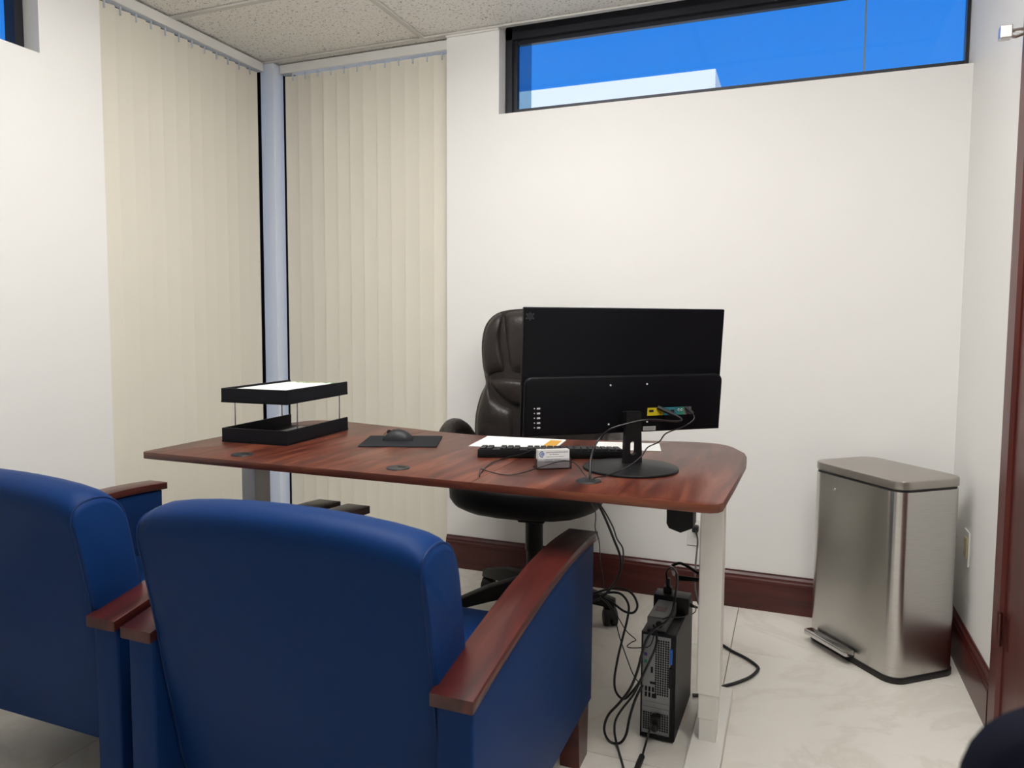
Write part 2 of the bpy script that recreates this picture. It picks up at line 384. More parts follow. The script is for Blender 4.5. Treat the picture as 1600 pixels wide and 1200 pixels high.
obj('back_plate', cyl(bmesh.new(), (-.002, 0, 0), .018, .005, 20, axis='x', bev=.001), M['nickel'], hk)
obj('shaft', tube(bmesh.new(), [(-.004, 0, .003), (-.05, 0, .003)], .0055, 10, 1), M['nickel'], hk)
obj('lower_arm', tube(bmesh.new(), [(-.004, 0, -.012), (-.020, 0, -.010), (-.034, 0, -.014), (-.05, 0, -.010)], .0045, 10, 4), M['nickel'], hk)
obj('square_end', B(-.072, -.044, -.015, .015, -.018, .016, bev=.002), M['nickel'], hk)
# outlets
p1 = on(0, XR, 1512, 858)
ou = thing('wall_outlet', 'ivory outlet plate on the right wall beside the trash can', 'outlet', (XR, 2.90, .43))
obj('cover_plate', B(-.006, 0, -.037, .037, -.06, .06, bev=.002), M['white_plastic'], ou)
obj('socket_insert', B(-.009, -.005, -.019, .019, -.036, .036, bev=.002), M['ivory'], ou, 'yellowed ivory insert')
ou = thing('wall_outlet', 'white outlet plate low on the back wall behind the right desk leg', 'outlet', (-.372, YB, .30))
obj('cover_plate', B(-.036, .036, -.006, 0, -.058, .058, bev=.002), M['white_plastic'], ou)
for dz in (-.022, .022): obj('socket', cyl(bmesh.new(), (0, -.0065, dz), .016, .004, 20, axis='y'), M['white_plastic'], ou)
obj('plug', box(bmesh.new(), -.013, .013, -.04, -.008, .008, .036, bev=.004), M['rubber'], ou, 'black plug')

# ceiling lights (above and behind the camera's view)
lab = {(1, 1): 'ceiling light panel above the front edge of the desk', (0, 1): 'ceiling light panel nearest the right wall', (1, 0): 'ceiling light panel behind the camera'}
for i, (x0, x1, y0, y1) in enumerate(sorted(lights, key=lambda a: -a[2])):
    t = thing('ceiling_light', lab[(int(x0 < -1), int(y0 > 0))], 'ceiling light', ((x0+x1)/2, (y0+y1)/2, CZ), 0, 'ceiling light panels')
    hx, hy = (x1-x0)/2-.014, (y1-y0)/2-.014
    fr = bmesh.new()
    for a in ((-hx, hx, -hy, -hy+.025), (-hx, hx, hy-.025, hy), (-hx, -hx+.025, -hy+.025, hy-.025), (hx-.025, hx, -hy+.025, hy-.025)): box(fr, *a, .002, .028)
    obj('frame', fr, M['white_trim'], t); obj('diffuser', B(-hx+.025, hx-.025, -hy+.025, hy-.025, -.095, .014, bev=.012), M['diffuser'], t)  # drop added so the diffuser's sides brighten the ceiling tiles

# ------------------------------------------------------------------ vertical blinds
def blinds(name, label, x0, y0, dx, dy, n, length, turn, first=0.04, last=.045):
    """headrail runs from (x0,y0) along (dx,dy)"""
    rz = math.atan2(dy, dx)
    t = thing(name, label, 'blinds', (x0, y0, 0), rz, 'vertical blinds of the corner windows')
    obj('headrail', B(0, length, -.022, .022, CZ-.047, CZ-.002, bev=.002), M['white_trim'], t)
    me = None
    for i in range(n):
        if me is None:
            bm = bmesh.new(); pts = [(-.0445+.089*k_/6, .0022*(1-((k_-3)/3)**2)) for k_ in range(7)]
            a = pts+[(p[0], p[1]+.0008) for p in pts[::-1]]
            prism(bm, a, .03, CZ-.058); bmesh.ops.recalc_face_normals(bm, faces=bm.faces[:])
            me = bpy.data.meshes.new('slat'); bm.to_mesh(me); bm.free(); me.materials.append(M['slat'])
            bc = bmesh.new(); box(bc, -.003, .003, -.004, .004, CZ-.082, CZ-.047, bev=.001, seg=1); mc = bpy.data.meshes.new('clip'); bc.to_mesh(mc); bc.free(); mc.materials.append(M['clip'])
        x = first+(length-first-last)*i/(n-1)
        s = bpy.data.objects.new('slat', me); COL.objects.link(s); s.parent = t; s.location = (x, 0, 0)
        s.rotation_euler = (random.uniform(-.0006, .0006), 0, turn+random.uniform(-.045, .045))
        c = bpy.data.objects.new('clip', mc); COL.objects.link(c); c.parent = t; c.location = (x, 0, 0)
    return t
blinds('vertical_blind', 'closed cream vertical blind beside the white left wall, left of the corner column', -2.645, 2.11, 0, 1, 13, 1.055, math.radians(-9), .05, .078)
blinds('vertical_blind', 'closed cream vertical blind right of the corner column, behind the desk', -2.565, 3.245, 1, 0, 12, .985, math.radians(6), .066)

# ------------------------------------------------------------------ desk
DZ = .797
desk = thing('standing_desk', 'mahogany laminate standing desk with white legs in front of the corner blinds', 'desk', (-1.0, 2.05, 0))
front = 1.664; rear_c = [(-.175, 2.475), (-.21, 2.52), (-.28, 2.54), (-.436, 2.512), (-.66, 2.435), (-.891, 2.392), (-1.05, 2.388), (-1.189, 2.402), (-1.3, 2.425), (-1.609, 2.488), (-1.72, 2.503), (-1.79, 2.50), (-1.835, 2.475), (-1.86, 2.42)]
rearline = [(v.x, v.y) for v in catmull([(x, y, 0) for x, y in rear_c], 4)]
def rear_at(x):
    for a, b in zip(rearline, rearline[1:]):
        if b[0] <= x <= a[0]: return a[1]+(b[1]-a[1])*(x-a[0])/(b[0]-a[0]+1e-9)
def board(x0, x1, left=False, right=False):
    pts = []
    if left: pts += [(x0, 2.36), (x0, front+.012), (x0+.004, front+.004), (x0+.012, front)]
    else: pts += [(x0, rear_at(x0)), (x0, front)]
    if right: pts += [(x1-.055, front-.004), (x1-.035, front), (x1-.02, front+.01), (x1-.012, front+.03), (x1-.002, 1.94), (x1+.006, 2.22), (x1+.003, 2.31), (x1-.008, 2.38)]
    else: pts += [(x1, front), (x1, rear_at(x1))]
    rl = [p for p in rearline if x0+1e-4 < p[0] < x1-1e-4]
    pts += rl
    o = [((p[0]+1.0), p[1]-2.05) for p in pts]
    q = obj('desktop_board', prism(bmesh.new(), o, DZ-.021, DZ, bev=.0018), M['desk'], desk, smooth=True, ang=30)
    q.data.materials.append(M['desk_edge'])
    for f in q.data.polygons:
        if abs(f.normal.z) < .6: f.material_index = 1
    return q
board(-1.872, -1.2722, left=True); board(-1.2715, -.7532); board(-.7525, -.127, right=True)
def desk_leg(x0, x1, inward):
    xa, xb = x0+1.0, x1+1.0; yf = 2.03-2.05; yb = yf+.08
    lg = obj('leg', B(xa, xb, yf, yb, .168, DZ-.055, bev=.003), M['white_metal'], desk)
    obj('middle_tube', B(xa+.005, xb-.005, yf+.005, yb-.005, .097, .168, bev=.002), M['white_metal'], lg)
    obj('inner_tube', B(xa+.008, xb-.008, yf+.008, yb-.008, .030, .097, bev=.002), M['white_metal'], lg)
    xm = (xa+xb)/2
    obj('foot', B(xm-.045, xm+.045, -.30, .33, .0, .032, bev=.004), M['white_metal'], desk)
    obj('mounting_plate', B(xm-.045, xm+.045, -.15, .22, DZ-.055, DZ-.0215, bev=.002), M['white_metal'], desk)
desk_leg(-.226, -.164, -1); desk_leg(-1.810, -1.750, 1)
obj('crossbar', box(box(bmesh.new(), -.75, .774, -.012, .012, DZ-.055, DZ-.0225), -.75, .774, .03, .054, DZ-.055, DZ-.0225), M['white_metal'], desk)
mh = bmesh.new(); prism(mh, [(.683, DZ-.06), (.755, DZ-.06), (.755, .638), (.722, .622), (.690, .632), (.683, .645)], -.03, .05, bev=.004, axis='y')
obj('motor_housing', mh, M['black_plastic'], desk, 'black plastic motor housing')
grom = [(-1.55, 1.742), (-1.012, 1.747), (-.480, 1.791)]
for i, (gx, gy) in enumerate(grom):
    gm = obj('grommet', cyl(bmesh.new(), (gx+1, gy-2.05, DZ+.0002), .033, .003, 32, r2=.031), M['dark_grey'], desk, 'dark grey cable grommet', smooth=True)
    if i < 2:
        obj('grommet_tab', prism(bmesh.new(), rrect(gx+1-.006, gx+1+.02, gy-2.05+.004, gy-2.05+.014, .004, 3), DZ+.003, DZ+.0042), M['black_plastic'], gm)
    else:
        obj('grommet_hole', cyl(bmesh.new(), (gx+1+.004, gy-2.05, DZ+.003), .014, .0006, 24), M['hole'], gm)

# ------------------------------------------------------------------ guest chairs (blue, wooden arms)
def guest_chair():
    t = thing('guest_armchair', 'blue vinyl guest armchair with cherry wood arms, nearest the camera in the centre', 'chair', (-.9045, 1.115, 0), 0, 'blue guest armchairs')
    prof = [(.075, .205), (.045, .33), (.020, .45), (.002, .55), (-.016, .65), (-.030, .725), (-.039, .765), (-.040, .785), (-.034, .802), (-.020, .813), (.0, .819), (.028, .820), (.055, .812), (.078, .795), (.094, .768), (.106, .72), (.118, .66), (.133, .59), (.150, .51), (.170, .43), (.190, .33), (.195, .22), (.14, .20)]
    pr = catmull([(0, a, b) for a, b in prof], 3, True)
    hw = .333; xs_ = [-1, -.994, -.975, -.93, -.86, -.7, -.5, -.25, 0, .25, .5, .7, .86, .93, .975, .994, 1]
    cen = Vector((0, .06, .55)); bm = bmesh.new(); rings = []
    for u in xs_:
        edge = max(0, (abs(u)-.93)/.07); ins = .013*(1-math.sqrt(max(0, 1-edge**2)))
        ring = []
        for p in pr:
            tz = max(0, min(1, (p.z-.60)/.22)); crown = (.030*(1-abs(u)**2.2)-.014*max(0, (abs(u)-.8)/.2)**2)*tz
            rb = -.010*(1-u*u)*max(0, min(1, (p.z-.25)/.2)) if p.y < .06 else 0
            d = p-cen; L = d.length; q = cen+d*(1-ins/L)
            ring.append(bm.verts.new((u*hw, q.y+rb, q.z+crown)))
        rings.append(ring)
    n = len(pr); edge_lo = [v.co.copy() for v in rings[2]]; edge_hi = [v.co.copy() for v in rings[-3]]
    for a, b in zip(rings, rings[1:]):
        for j in range(n): bm.faces.new((a[j], a[(j+1) % n], b[(j+1) % n], b[j]))
    bm.faces.new(rings[0][::-1]); bm.faces.new(rings[-1])
    bk = obj('backrest', bm, M['blue'], t, smooth=True, ang=38)
    for s in (-1, 1):
        pts = [tuple(q) for q in (edge_lo if s < 0 else edge_hi)]
        obj('piping', tube(bmesh.new(), pts, .0028, 6, 1, True), M['blue_piping'], bk, smooth=True)
    st = bmesh.new(); box(st, -.328, .328, .15, .73, .25, .402, bev=.035, seg=4)
    obj('seat', st, M['blue'], t, smooth=True, ang=60)
    armc = [(-.014, .552), (.08, .570), (.16, .584), (.30, .606), (.48, .626), (.62, .632), (.72, .630), (.835, .622)]
    ac = [(p.y, p.z) for p in catmull([(0, a, b) for a, b in armc], 4)]
    for s in (-1, 1):
        xa, xb = (.333, .405)
        x0_, x1_ = (s*xa, s*xb) if s > 0 else (-xb, -xa)
        pts = [(0, .15), (.0, ac[0][1]-.026)]+[(max(y, .0), z-.026) for y, z in ac[1:-1]]+[(.818, ac[-1][1]-.026), (.812, .15)]
        sp_ = obj('side_panel', prism(bmesh.new(), pts, x0_, x1_, bev=.006, seg=3, axis='x'), M['blue'], t, smooth=True, ang=35)
        top = [(y, z) for y, z in ac]; pts = top+[(y, z-.024) for y, z in ac[::-1]]
        x0_, x1_ = (.326, .412) if s > 0 else (-.412, -.326)
        obj('armrest', prism(bmesh.new(), pts, x0_, x1_, bev=.003, seg=2, axis='x'), M['arm_wood'], t, 'cherry wood armrest', smooth=True, ang=35)
        for yf in (.015, .70):
            lg = bmesh.new(); xi, xo = s*.345, s*.400
            a = [(min(xi, xo), yf), (max(xi, xo), yf), (max(xi, xo), yf+.10), (min(xi, xo), yf+.10)]
            prism(lg, a, 0, .151, bev=.002)
            for v in lg.verts:
                if v.co.z < .01: v.co.y = (yf+.05)+(v.co.y-yf-.05)*.8
            obj('leg', lg, M['arm_wood'], t, 'dark wooden leg')
    return t
ga = guest_chair()
gb = dup(ga, (-1.762, 1.13, 0), math.radians(0), 'blue vinyl guest armchair with cherry wood arms, cut off by the left edge', 'blue guest armchairs')

# ------------------------------------------------------------------ executive chair
def office_chair():
    t = thing('office_chair', 'black leather high-back executive chair on casters behind the desk', 'chair', (-.965, 2.76, 0), math.radians(8))
    half = [(.0, 1.262), (.10, 1.260), (.175, 1.243), (.222, 1.195), (.240, 1.12), (.238, 1.03), (.226, .96), (.224, .93), (.246, .88), (.266, .80), (.270, .71), (.255, .62), (.20, .565), (.10, .55), (0, .548)]
    outl = half+[(-x, z) for x, z in half[-2:0:-1]]
    by = .20
    bk = obj('backrest', pillow(outl, by, .035, back=.075, rings=8, curve=.35, n=3), M['leather'], t, smooth=True, ang=70)
    def panel(pts, b, mirror=True, name='back_cushion', yo=.0):
        for s in ((1, -1) if mirror else (1,)):
            obj(name, pillow([(s*x, z) for x, z in pts], by-.012-yo, b, back=.01, rings=6, curve=.35, power=.55, n=3), M['leather'], bk, smooth=True, ang=70)
            for v in COL.objects[-1].data.vertices: v.co.x = v.co.x*1.10-.020
    SX, DX = 1.10, -.020
    for v in bk.data.vertices: v.co.x = v.co.x*SX+DX
    panel([(0, 1.255), (.09, 1.253), (.142, 1.235), (.146, 1.16), (.136, 1.07), (.122, .985), (.06, .968), (0, .964), (-.06, .968), (-.122, .985), (-.136, 1.07), (-.146, 1.16), (-.142, 1.235), (-.09, 1.253)], .045, False, 'head_cushion')
    panel([(.150, 1.238), (.185, 1.228), (.214, 1.185), (.230, 1.11), (.228, 1.03), (.216, .965), (.17, .975), (.132, .985), (.146, 1.07), (.155, 1.16)], .040, True, 'upper_bolster')
    panel([(0, .958), (.07, .962), (.14, .968), (.205, .955), (.185, .905), (.14, .862), (.09, .838), (0, .832), (-.09, .838), (-.14, .862), (-.185, .905), (-.205, .955), (-.14, .968), (-.07, .962)], .052, False, 'lumbar_cushion')
    panel([(.212, .945), (.235, .885), (.256, .80), (.258, .71), (.244, .625), (.20, .58), (.13, .575), (.098, .66), (.092, .76), (.098, .832), (.145, .855), (.188, .898)], .050, True, 'lower_bolster')
    panel([(0, .826), (.085, .83), (.084, .76), (.09, .66), (.12, .575), (.0, .568), (-.12, .575), (-.09, .66), (-.084, .76), (-.085, .83)], .042, False, 'lower_cushion')
    # seat: superellipse cushion
    bm = bmesh.new(); rings = []; NS = 40
    prof = [(.60, .462), (.84, .470), (.95, .488), (.995, .515), (1.0, .545), (.975, .575), (.90, .598), (.7, .605), (.4, .606)]
    for r, z in prof:
        ring = []
        for j in range(NS):
            a = 2*math.pi*j/NS; c, s = math.cos(a), math.sin(a); ex = .62
            x = -.012+.310*r*math.copysign(abs(c)**ex, c); y = -.03+.265*r*math.copysign(abs(s)**ex, s)
            zz = z - (.016 if s < 0 else 0)*(-s)*(1 if z > .5 else .3) + .012*abs(x/.305)**2
            ring.append(bm.verts.new((x, y, zz+random.uniform(-.0015, .0015)*(1 if z < .5 else 0))))
        rings.append(ring)
    for a, b in zip(rings, rings[1:]):
        for j in range(NS): bm.faces.new((a[j], a[(j+1) % NS], b[(j+1) % NS], b[j]))
    bm.faces.new(rings[0][::-1]); bm.faces.new(rings[-1])
    obj('seat', bm, M['seat_leather'], t, smooth=True, ang=70)
    for s in (-1, 1):
        path = [(s*.335, .19, .66), (s*.350, .10, .735), (s*.355, .0, .772), (s*.355, -.09, .775), (s*.352, -.16, .745), (s*.345, -.18, .68), (s*.33, -.15, .60), (s*.30, -.08, .53), (s*.22, .0, .485)]
        ar = obj('armrest', tube(bmesh.new(), path[4:], .022, 12, 5, flat=(1.2, .8)), M['black_plastic'], t, 'black armrest with padded leather top', smooth=True)
        obj('arm_pad', tube(bmesh.new(), path[:5]+[(s*.350, -.178, .715)], .036, 14, 5, flat=(1.0, .95)), M['leather'], ar, smooth=True)
    for ch in t.children:
        if ch.name.startswith('armrest'):
            for q in [ch]+list(ch.children):
                for v in q.data.vertices: v.co.x *= .93
    md = bmesh.new(); box(md, -.10, .10, -.12, .10, .440, .468, bev=.006); box(md, -.055, .055, -.075, .055, .405, .442, bev=.008)
    obj('tilt_mechanism', md, M['black_plastic'], t)
    obj('lever', tube(bmesh.new(), [(-.05, -.01, .42), (-.14, -.02, .425), (-.26, -.03, .43)], .005, 8), M['black_plastic'], t, smooth=True)
    gl = bmesh.new(); cyl(gl, (0, 0, .275), .036, .14, 24, bev=.003); cyl(gl, (0, 0, .15), .031, .13, 24)
    obj('gas_lift', gl, M['black_plastic'], t, smooth=True)
    ba = obj('base', cyl(cyl(bmesh.new(), (0, 0, .10), .050, .08, 24, r2=.044, bev=.004), (0, 0, .18), .042, .02, 24, r2=.036), M['black_plastic'], t, smooth=True)
    for k_ in range(5):
        a = math.radians(-3+72*k_); R = Matrix.Rotation(a, 4, 'Z')
        lg = bmesh.new(); tt = bmesh.new()
        A = [tt.verts.new(p) for p in ((.03, -.030, .105), (.03, .030, .105), (.03, .024, .175), (.03, -.024, .175))]
        Bm = [tt.verts.new(p) for p in ((.19, -.027, .092), (.19, .027, .092), (.19, .020, .150), (.19, -.020, .150))]
        Cm = [tt.verts.new(p) for p in ((.335, -.024, .074), (.335, .024, .074), (.335, .017, .108), (.335, -.017, .108))]
        for P_, Q_ in ((A, Bm), (Bm, Cm)):
            for j in range(4): tt.faces.new((P_[j], P_[(j+1) % 4], Q_[(j+1) % 4], Q_[j]))
        tt.faces.new(A[::-1]); tt.faces.new(Cm)
        bmesh.ops.recalc_face_normals(tt, faces=tt.faces[:]); bmesh.ops.bevel(tt, geom=tt.edges[:], offset=.004, segments=2, profile=.5, affect='EDGES')
        merge(lg, tt, R); obj('spoke', lg, M['black_plastic'], ba, smooth=True)
        c = bmesh.new(); sw = Matrix.Translation((.315*math.cos(a), .315*math.sin(a), 0)) @ Matrix.Rotation(a+1.9+k_*1.7, 4, 'Z')
        cyl(c, (0, -.0155, .032), .032, .026, 24, axis='y', bev=.007, mtx=sw); cyl(c, (0, .0155, .032), .032, .026, 24, axis='y', bev=.007, mtx=sw)
        prism(c, [(-.030, .034), (.005, .030), (.030, .050), (.026, .068), (.008, .074), (-.016, .070), (-.029, .054)], -.024, .024, bev=.003, mtx=sw, axis='y'); cyl(c, (0, 0, .070), .008, .012, 12, mtx=sw)
        obj('caster', c, M['rubber'], t, smooth=True)
    return t
office_chair()

# ------------------------------------------------------------------ near chair in the right corner of the picture
nc = thing('task_chair', 'dark navy fabric chair back, cut off by the bottom right corner', 'chair', (.298, .495, .018), 0)
hb = [(.0, .958), (.10, .957), (.155, .945), (.185, .915), (.193, .86), (.190, .76), (.17, .66), (.12, .62), (0, .61)]
obj('backrest', pillow(hb+[(-x, z) for x, z in hb[-2:0:-1]], .0, .02, back=.035, rings=6, face=-1, n=3), M['navy_fabric'], nc, smooth=True, ang=70)
obj('seat', box(bmesh.new(), -.21, .21, -.43, -.03, .42, .49, bev=.03, seg=4), M['navy_fabric'], nc, smooth=True, ang=60)
for s in (-1, 1):
    obj('back_post', tube(bmesh.new(), [(s*.14, .048, .70), (s*.15, .048, .5), (s*.17, .03, .42), (s*.19, .03, .0)], .012, 10), M['black_plastic'], nc, smooth=True)
    obj('leg', tube(bmesh.new(), [(s*.17, -.38, .42), (s*.19, -.42, 0)], .012, 10, 2), M['black_plastic'], nc, smooth=True)
for y_ in (-.40, .015): obj('seat_rail', B(-.18, .18, y_, y_+.02, .40, .425), M['black_plastic'], nc)

# ------------------------------------------------------------------ step trash can
tc_ = thing('step_trash_can', 'rectangular brushed steel step trash can in the corner by the right wall', 'trash can', (.315, 2.905, 0), math.atan2(-.308, .256))
L2, W2 = .207, .142            # local x: long side; local -y: the long face with the pedal
def rr(dx, r): return rrect(-L2-dx, L2+dx, -W2-dx, W2+dx, r, 10)
obj('base_ring', prism(bmesh.new(), rr(.0035, .055), 0, .022, bev=.002), M['rubber'], tc_, 'black plastic base ring', smooth=True)
bd = bmesh.new(); prism(bd, rr(0, .052), .022, .650)
body = obj('body', bd, M['steel'], tc_, smooth=True, ang=30)
obj('gap_ring', prism(bmesh.new(), rr(-.004, .048), .650, .657), M['rubber'], tc_, 'black rim under the lid', smooth=True)
lid = obj('lid', prism(bmesh.new(), rr(.001, .053), .657, .688, bev=.005, seg=3), M['lid_steel'], tc_, smooth=True, ang=30)
obj('lid_hinge', B(-.12, .12, W2-.002, W2+.006, .64, .684, bev=.002), M['rubber'], lid)
obj('pedal_recess', B(-L2+.03, .035, -W2-.0045, -W2+.002, .0225, .042, bev=.0005, seg=1), M['rubber'], tc_, 'black slot for the pedal')
pd = bmesh.new(); prism(pd, rrect(-L2+.045, .052, -W2-.050, -W2-.010, .008, 4), .036, .055, bev=.004)
pedal = obj('pedal', pd, M['chrome'], tc_, 'flat steel pedal bar', smooth=True, ang=30)
for x_ in (-L2+.06, 0): obj('pedal_arm', B(x_, x_+.02, -W2-.03, -W2+.0, .028, .040), M['rubber'], pedal)
bdg = obj('badge', cyl(bmesh.new(), (-.085, -W2-.0008, .600), .006, .0016, 20, axis='y'), M['chrome'], body, 'tiny round logo')

# ------------------------------------------------------------------ things on the desk
tray = thing('letter_tray', 'two-tier black letter tray with papers on its top shelf', 'letter tray', (-1.6665, 2.11, DZ), math.radians(4))
def trough(z0, nm, lb):
    b = bmesh.new(); w, d, h, k_ = .127, .195, .048, .008
    box(b, -w, w, -d, d, z0, z0+.006); box(b, -w, w, -d, -d+k_, z0, z0+h, bev=.002)
    box(b, -w, -w+k_, -d+.001, d, z0, z0+h, bev=.002); box(b, w-k_, w, -d+.001, d, z0, z0+h, bev=.002)
    return obj(nm, b, M['tray'], tray)
trough(.0005, 'lower_shelf', ''); trough(.134, 'upper_shelf', '')
for x, y in ((-.123, -.13), (.123, -.13), (.123, .14), (-.123, .14)):
    obj('support_rod', cyl(bmesh.new(), (x, y, .046), .0022, .09, 10), M['chrome'], tray, 'thin chrome rod')
def paper(name, label, loc, rz, w, d, h=.0004, cat='paper', m='paper', bend=0):
    b = bmesh.new(); NX = 6
    P_ = []
    for i in range(NX+1):
        x = -w/2+w*i/NX; z = bend*(2*i/NX-1)**2
        P_.append([b.verts.new((x, -d/2, z)), b.verts.new((x, d/2, z)), b.verts.new((x, d/2, z+h)), b.verts.new((x, -d/2, z+h))])
    for i in range(NX):
        for j in range(4): b.faces.new((P_[i][j], P_[i][(j+1) % 4], P_[i+1][(j+1) % 4], P_[i+1][j]))
    b.faces.new(P_[0]); b.faces.new(P_[-1][::-1])
    o = obj(name, b, M[m]); o.location = loc; o.rotation_euler = (0, 0, rz); return tag(o, label, cat)
pt = paper('paper_stack', 'stack of white papers filling the upper shelf of the letter tray', (-1.6665, 2.105, DZ+.1405), math.radians(4), .216, .35, .036)
pl = paper('leaflet', 'white leaflet with green leaf border on top of the letter tray papers', (-1.662, 2.150, DZ+.1770), math.radians(3), .216, .279, .0006)
gb_ = bmesh.new()
for i in range(34):
    x = -.10+.2*random.random(); y = .137-abs(random.gauss(0, .022)); r = .008+.012*random.random(); a = random.random()*3
    prism(gb_, [(x+r*math.cos(a)*s1-r*.35*math.sin(a)*s2, min(y+r*math.sin(a)*s1+r*.35*math.cos(a)*s2, .139)) for s1, s2 in ((-1, 0), (0, -1), (1, 0), (0, 1))], .0006, .0009)
obj('leaf_print', gb_, M['green_print'], pl)['kind'] = 'stuff'
gb_ = bmesh.new()
for i in range(10):
    x = -.095+.12*random.random(); y = .132-abs(random.gauss(0, .016)); r = .009
    prism(gb_, [(x-r, y), (x, y-r*.6), (x+r, y), (x, y+r*.6)], .0006, .001)
obj('flower_print', gb_, M['tan_print'], pl)['kind'] = 'stuff'
p3 = paper('leaflet', 'grey sheet lying in the lower shelf of the letter tray', (-1.655, 2.19, DZ+.0068), math.radians(5), .17, .2, .0006, m='soft_ink')
p3['label'] = 'pale grey sheet lying in the lower shelf of the letter tray'

pad = obj('mouse_pad', prism(bmesh.new(), rrect(-.128, .128, -.112, .112, .008, 4), 0, .003, bev=.0008), M['pad']); pad.location = (-1.228, 2.148, DZ+.0004); pad.rotation_euler = (0, 0, math.radians(21.5))
tag(pad, 'black rectangular mouse pad on the desk beside the letter tray', 'mouse pad')
def mouse():
    t = thing('computer_mouse', 'black wireless mouse resting on the black mouse pad', 'mouse', (-1.255, 2.160, DZ+.0036), math.radians(112))
    bm = bmesh.new(); NU, NV = 20, 12; g = []
    for i in range(NV+1):
        v = i/NV; row = []
        for j in range(NU):
            a = 2*math.pi*j/NU; rx = .031*math.sin(math.pi*min(.5, v*.5)) ; 
            r = math.sin(v*math.pi/2); z = .037*math.cos(v*math.pi/2)
            x = .030*r*math.copysign(abs(math.cos(a))**.85, math.cos(a)); y = .052*r*math.copysign(abs(math.sin(a))**.85, math.sin(a))
            z *= 1-.35*max(0, y/.052)**1.5 - .1*max(0, -y/.052)
            row.append(bm.verts.new((x*(1-.08*(1-v)), y-.004, z)))
        g.append(row)
    for a, b in zip(g, g[1:]):
        for j in range(NU): bm.faces.new((a[j], a[(j+1) % NU], b[(j+1) % NU], b[j]))
    bm.faces.new(g[-1]); bmesh.ops.remove_doubles(bm, verts=bm.verts[:], dist=1e-5)
    obj('body', bm, M['dark_grey'], t, smooth=True, ang=70)
    obj('scroll_wheel', cyl(bmesh.new(), (0, .026, .0265), .008, .006, 16, axis='x', bev=.001), M['rubber'], t, smooth=True)
    obj('button_seam', tube(bmesh.new(), [(0, .045, .0165), (0, .036, .0245), (0, .02, .0315), (0, .006, .0355)], .0009, 6, 3), M['hole'], t)
mouse()
KR = math.radians(18.9)
kb = thing('keyboard', 'black full-size computer keyboard on the desk behind the card holder', 'keyboard', (-.691, 2.115, DZ), KR)
kbb = bmesh.new(); prism(kbb, [(-.068, .0005), (-.066, .025), (.066, .012), (.068, .0005)], -.217, .217, bev=.002, axis='x')
obj('case', kbb, M['black_plastic'], kb, smooth=True, ang=30)
kme = None
for r in range(6):
    for c in range(21):
        if c in (14, 18): continue
        if r == 5 and 3 < c < 9: continue
        x = .207-c*.0205 ; y = -.052+r*.0196
        if kme is None:
            bb = B(-.0088, .0088, -.0085, .0085, 0, .006, bev=.0015, seg=1); kme = bpy.data.meshes.new('key'); bb.to_mesh(kme); bb.free(); kme.materials.append(M['dark_grey'])
        ko = bpy.data.objects.new('key', kme); COL.objects.link(ko); ko.parent = kb
        ko.location = (x, y, .0245-(y+.066)*.0985); ko.rotation_euler = (-.098, 0, 0)
ks = obj('space_bar', B(-.060, .060, -.0085, .0085, 0, .006, bev=.0015, seg=1), M['dark_grey'], kb); ks.location = (.084, -.052+5*.0196, .0245-(-.052+5*.0196+.066)*.0985); ks.rotation_euler = (-.098, 0, 0)

def quad_paper(name, label, p, h, cat='paper'):
    """sheet of paper from its four measured corners on the desk"""
    b = bmesh.new(); c = Vector((sum(q[0] for q in p)/4, sum(q[1] for q in p)/4))
    prism(b, [(q[0]-c.x, q[1]-c.y) for q in p], 0, h); o = obj(name, b, M['paper']); o.location = (c.x, c.y, DZ+.0003); return tag(o, label, cat), c
pa = thing('printed_sheet', 'white printed sheets with a gold block, lying behind the keyboard on the left', 'paper', (-.853, 2.275, DZ+.0003), math.radians(6))
obj('sheet', B(-.142, .142, -.108, .108, 0, .0012), M['paper'], pa)
ps = obj('sheet', B(-.140, .140, -.108, .108, .0014, .0022), M['paper'], pa)
obj('gold_block', B(.092, .134, -.106, .08, .0022, .0025), M['gold'], pa, 'gold printed block')
ln = bmesh.new()
for i in range(9): box(ln, -.12, -.12+.10+.05*random.random(), .085-i*.02, .0872-i*.02, .0022, .0024)
obj('print_lines', ln, M['soft_ink'], pa)
pb = thing('paper_sheet', 'plain white sheet behind the keyboard, right of the monitor stand', 'paper', (-.50, 2.355, DZ+.0003), math.radians(12))
obj('sheet', B(-.105, .105, -.075, .075, 0, .001), M['paper'], pb)
ln = bmesh.new()
for i in range(5): box(ln, -.08, .03+.03*random.random(), .05-i*.02, .0518-i*.02, .001, .0012)
obj('print_lines', ln, M['soft_ink'], pb)

# business cards in their holder
CA = math.atan2(.054, .082)
ch = thing('card_holder', 'clear acrylic card holder standing before the keyboard', 'card holder', (-.617, 1.915, DZ), CA)
hb_ = bmesh.new(); box(hb_, -.050, .050, -.018, .030, .0005, .003); box(hb_, -.050, .050, -.018, -.0155, .003, .030); box(hb_, -.050, -.0475, -.0155, .010, .003, .030); box(hb_, .0475, .050, -.0155, .010, .003, .030); box(hb_, -.050, .050, .012, .0145, .003, .040)
obj('holder', hb_, M['acrylic'], ch)
cd = thing('business_cards', 'stack of white business cards with a blue round logo in the clear holder', 'business cards', (-.617, 1.915, DZ+.0035), CA)
obj('card_stack', box(bmesh.new(), -.0445, .0445, -.013, .010, 0, .050), M['paper'], cd)
cf = obj('front_card', box(bmesh.new(), -.0445, .0445, -.0142, -.0132, 0, .0508), M['paper'], cd)
lg = bmesh.new(); tube(lg, [(-.034+.0062*math.cos(a), -.0146, .0395+.0075*math.sin(a)) for a in [math.radians(d) for d in range(60, 301, 20)]], .0013, 6, 2)
obj('logo_ring', lg, M['blue_ink'], cf, 'dark blue crescent of the logo')
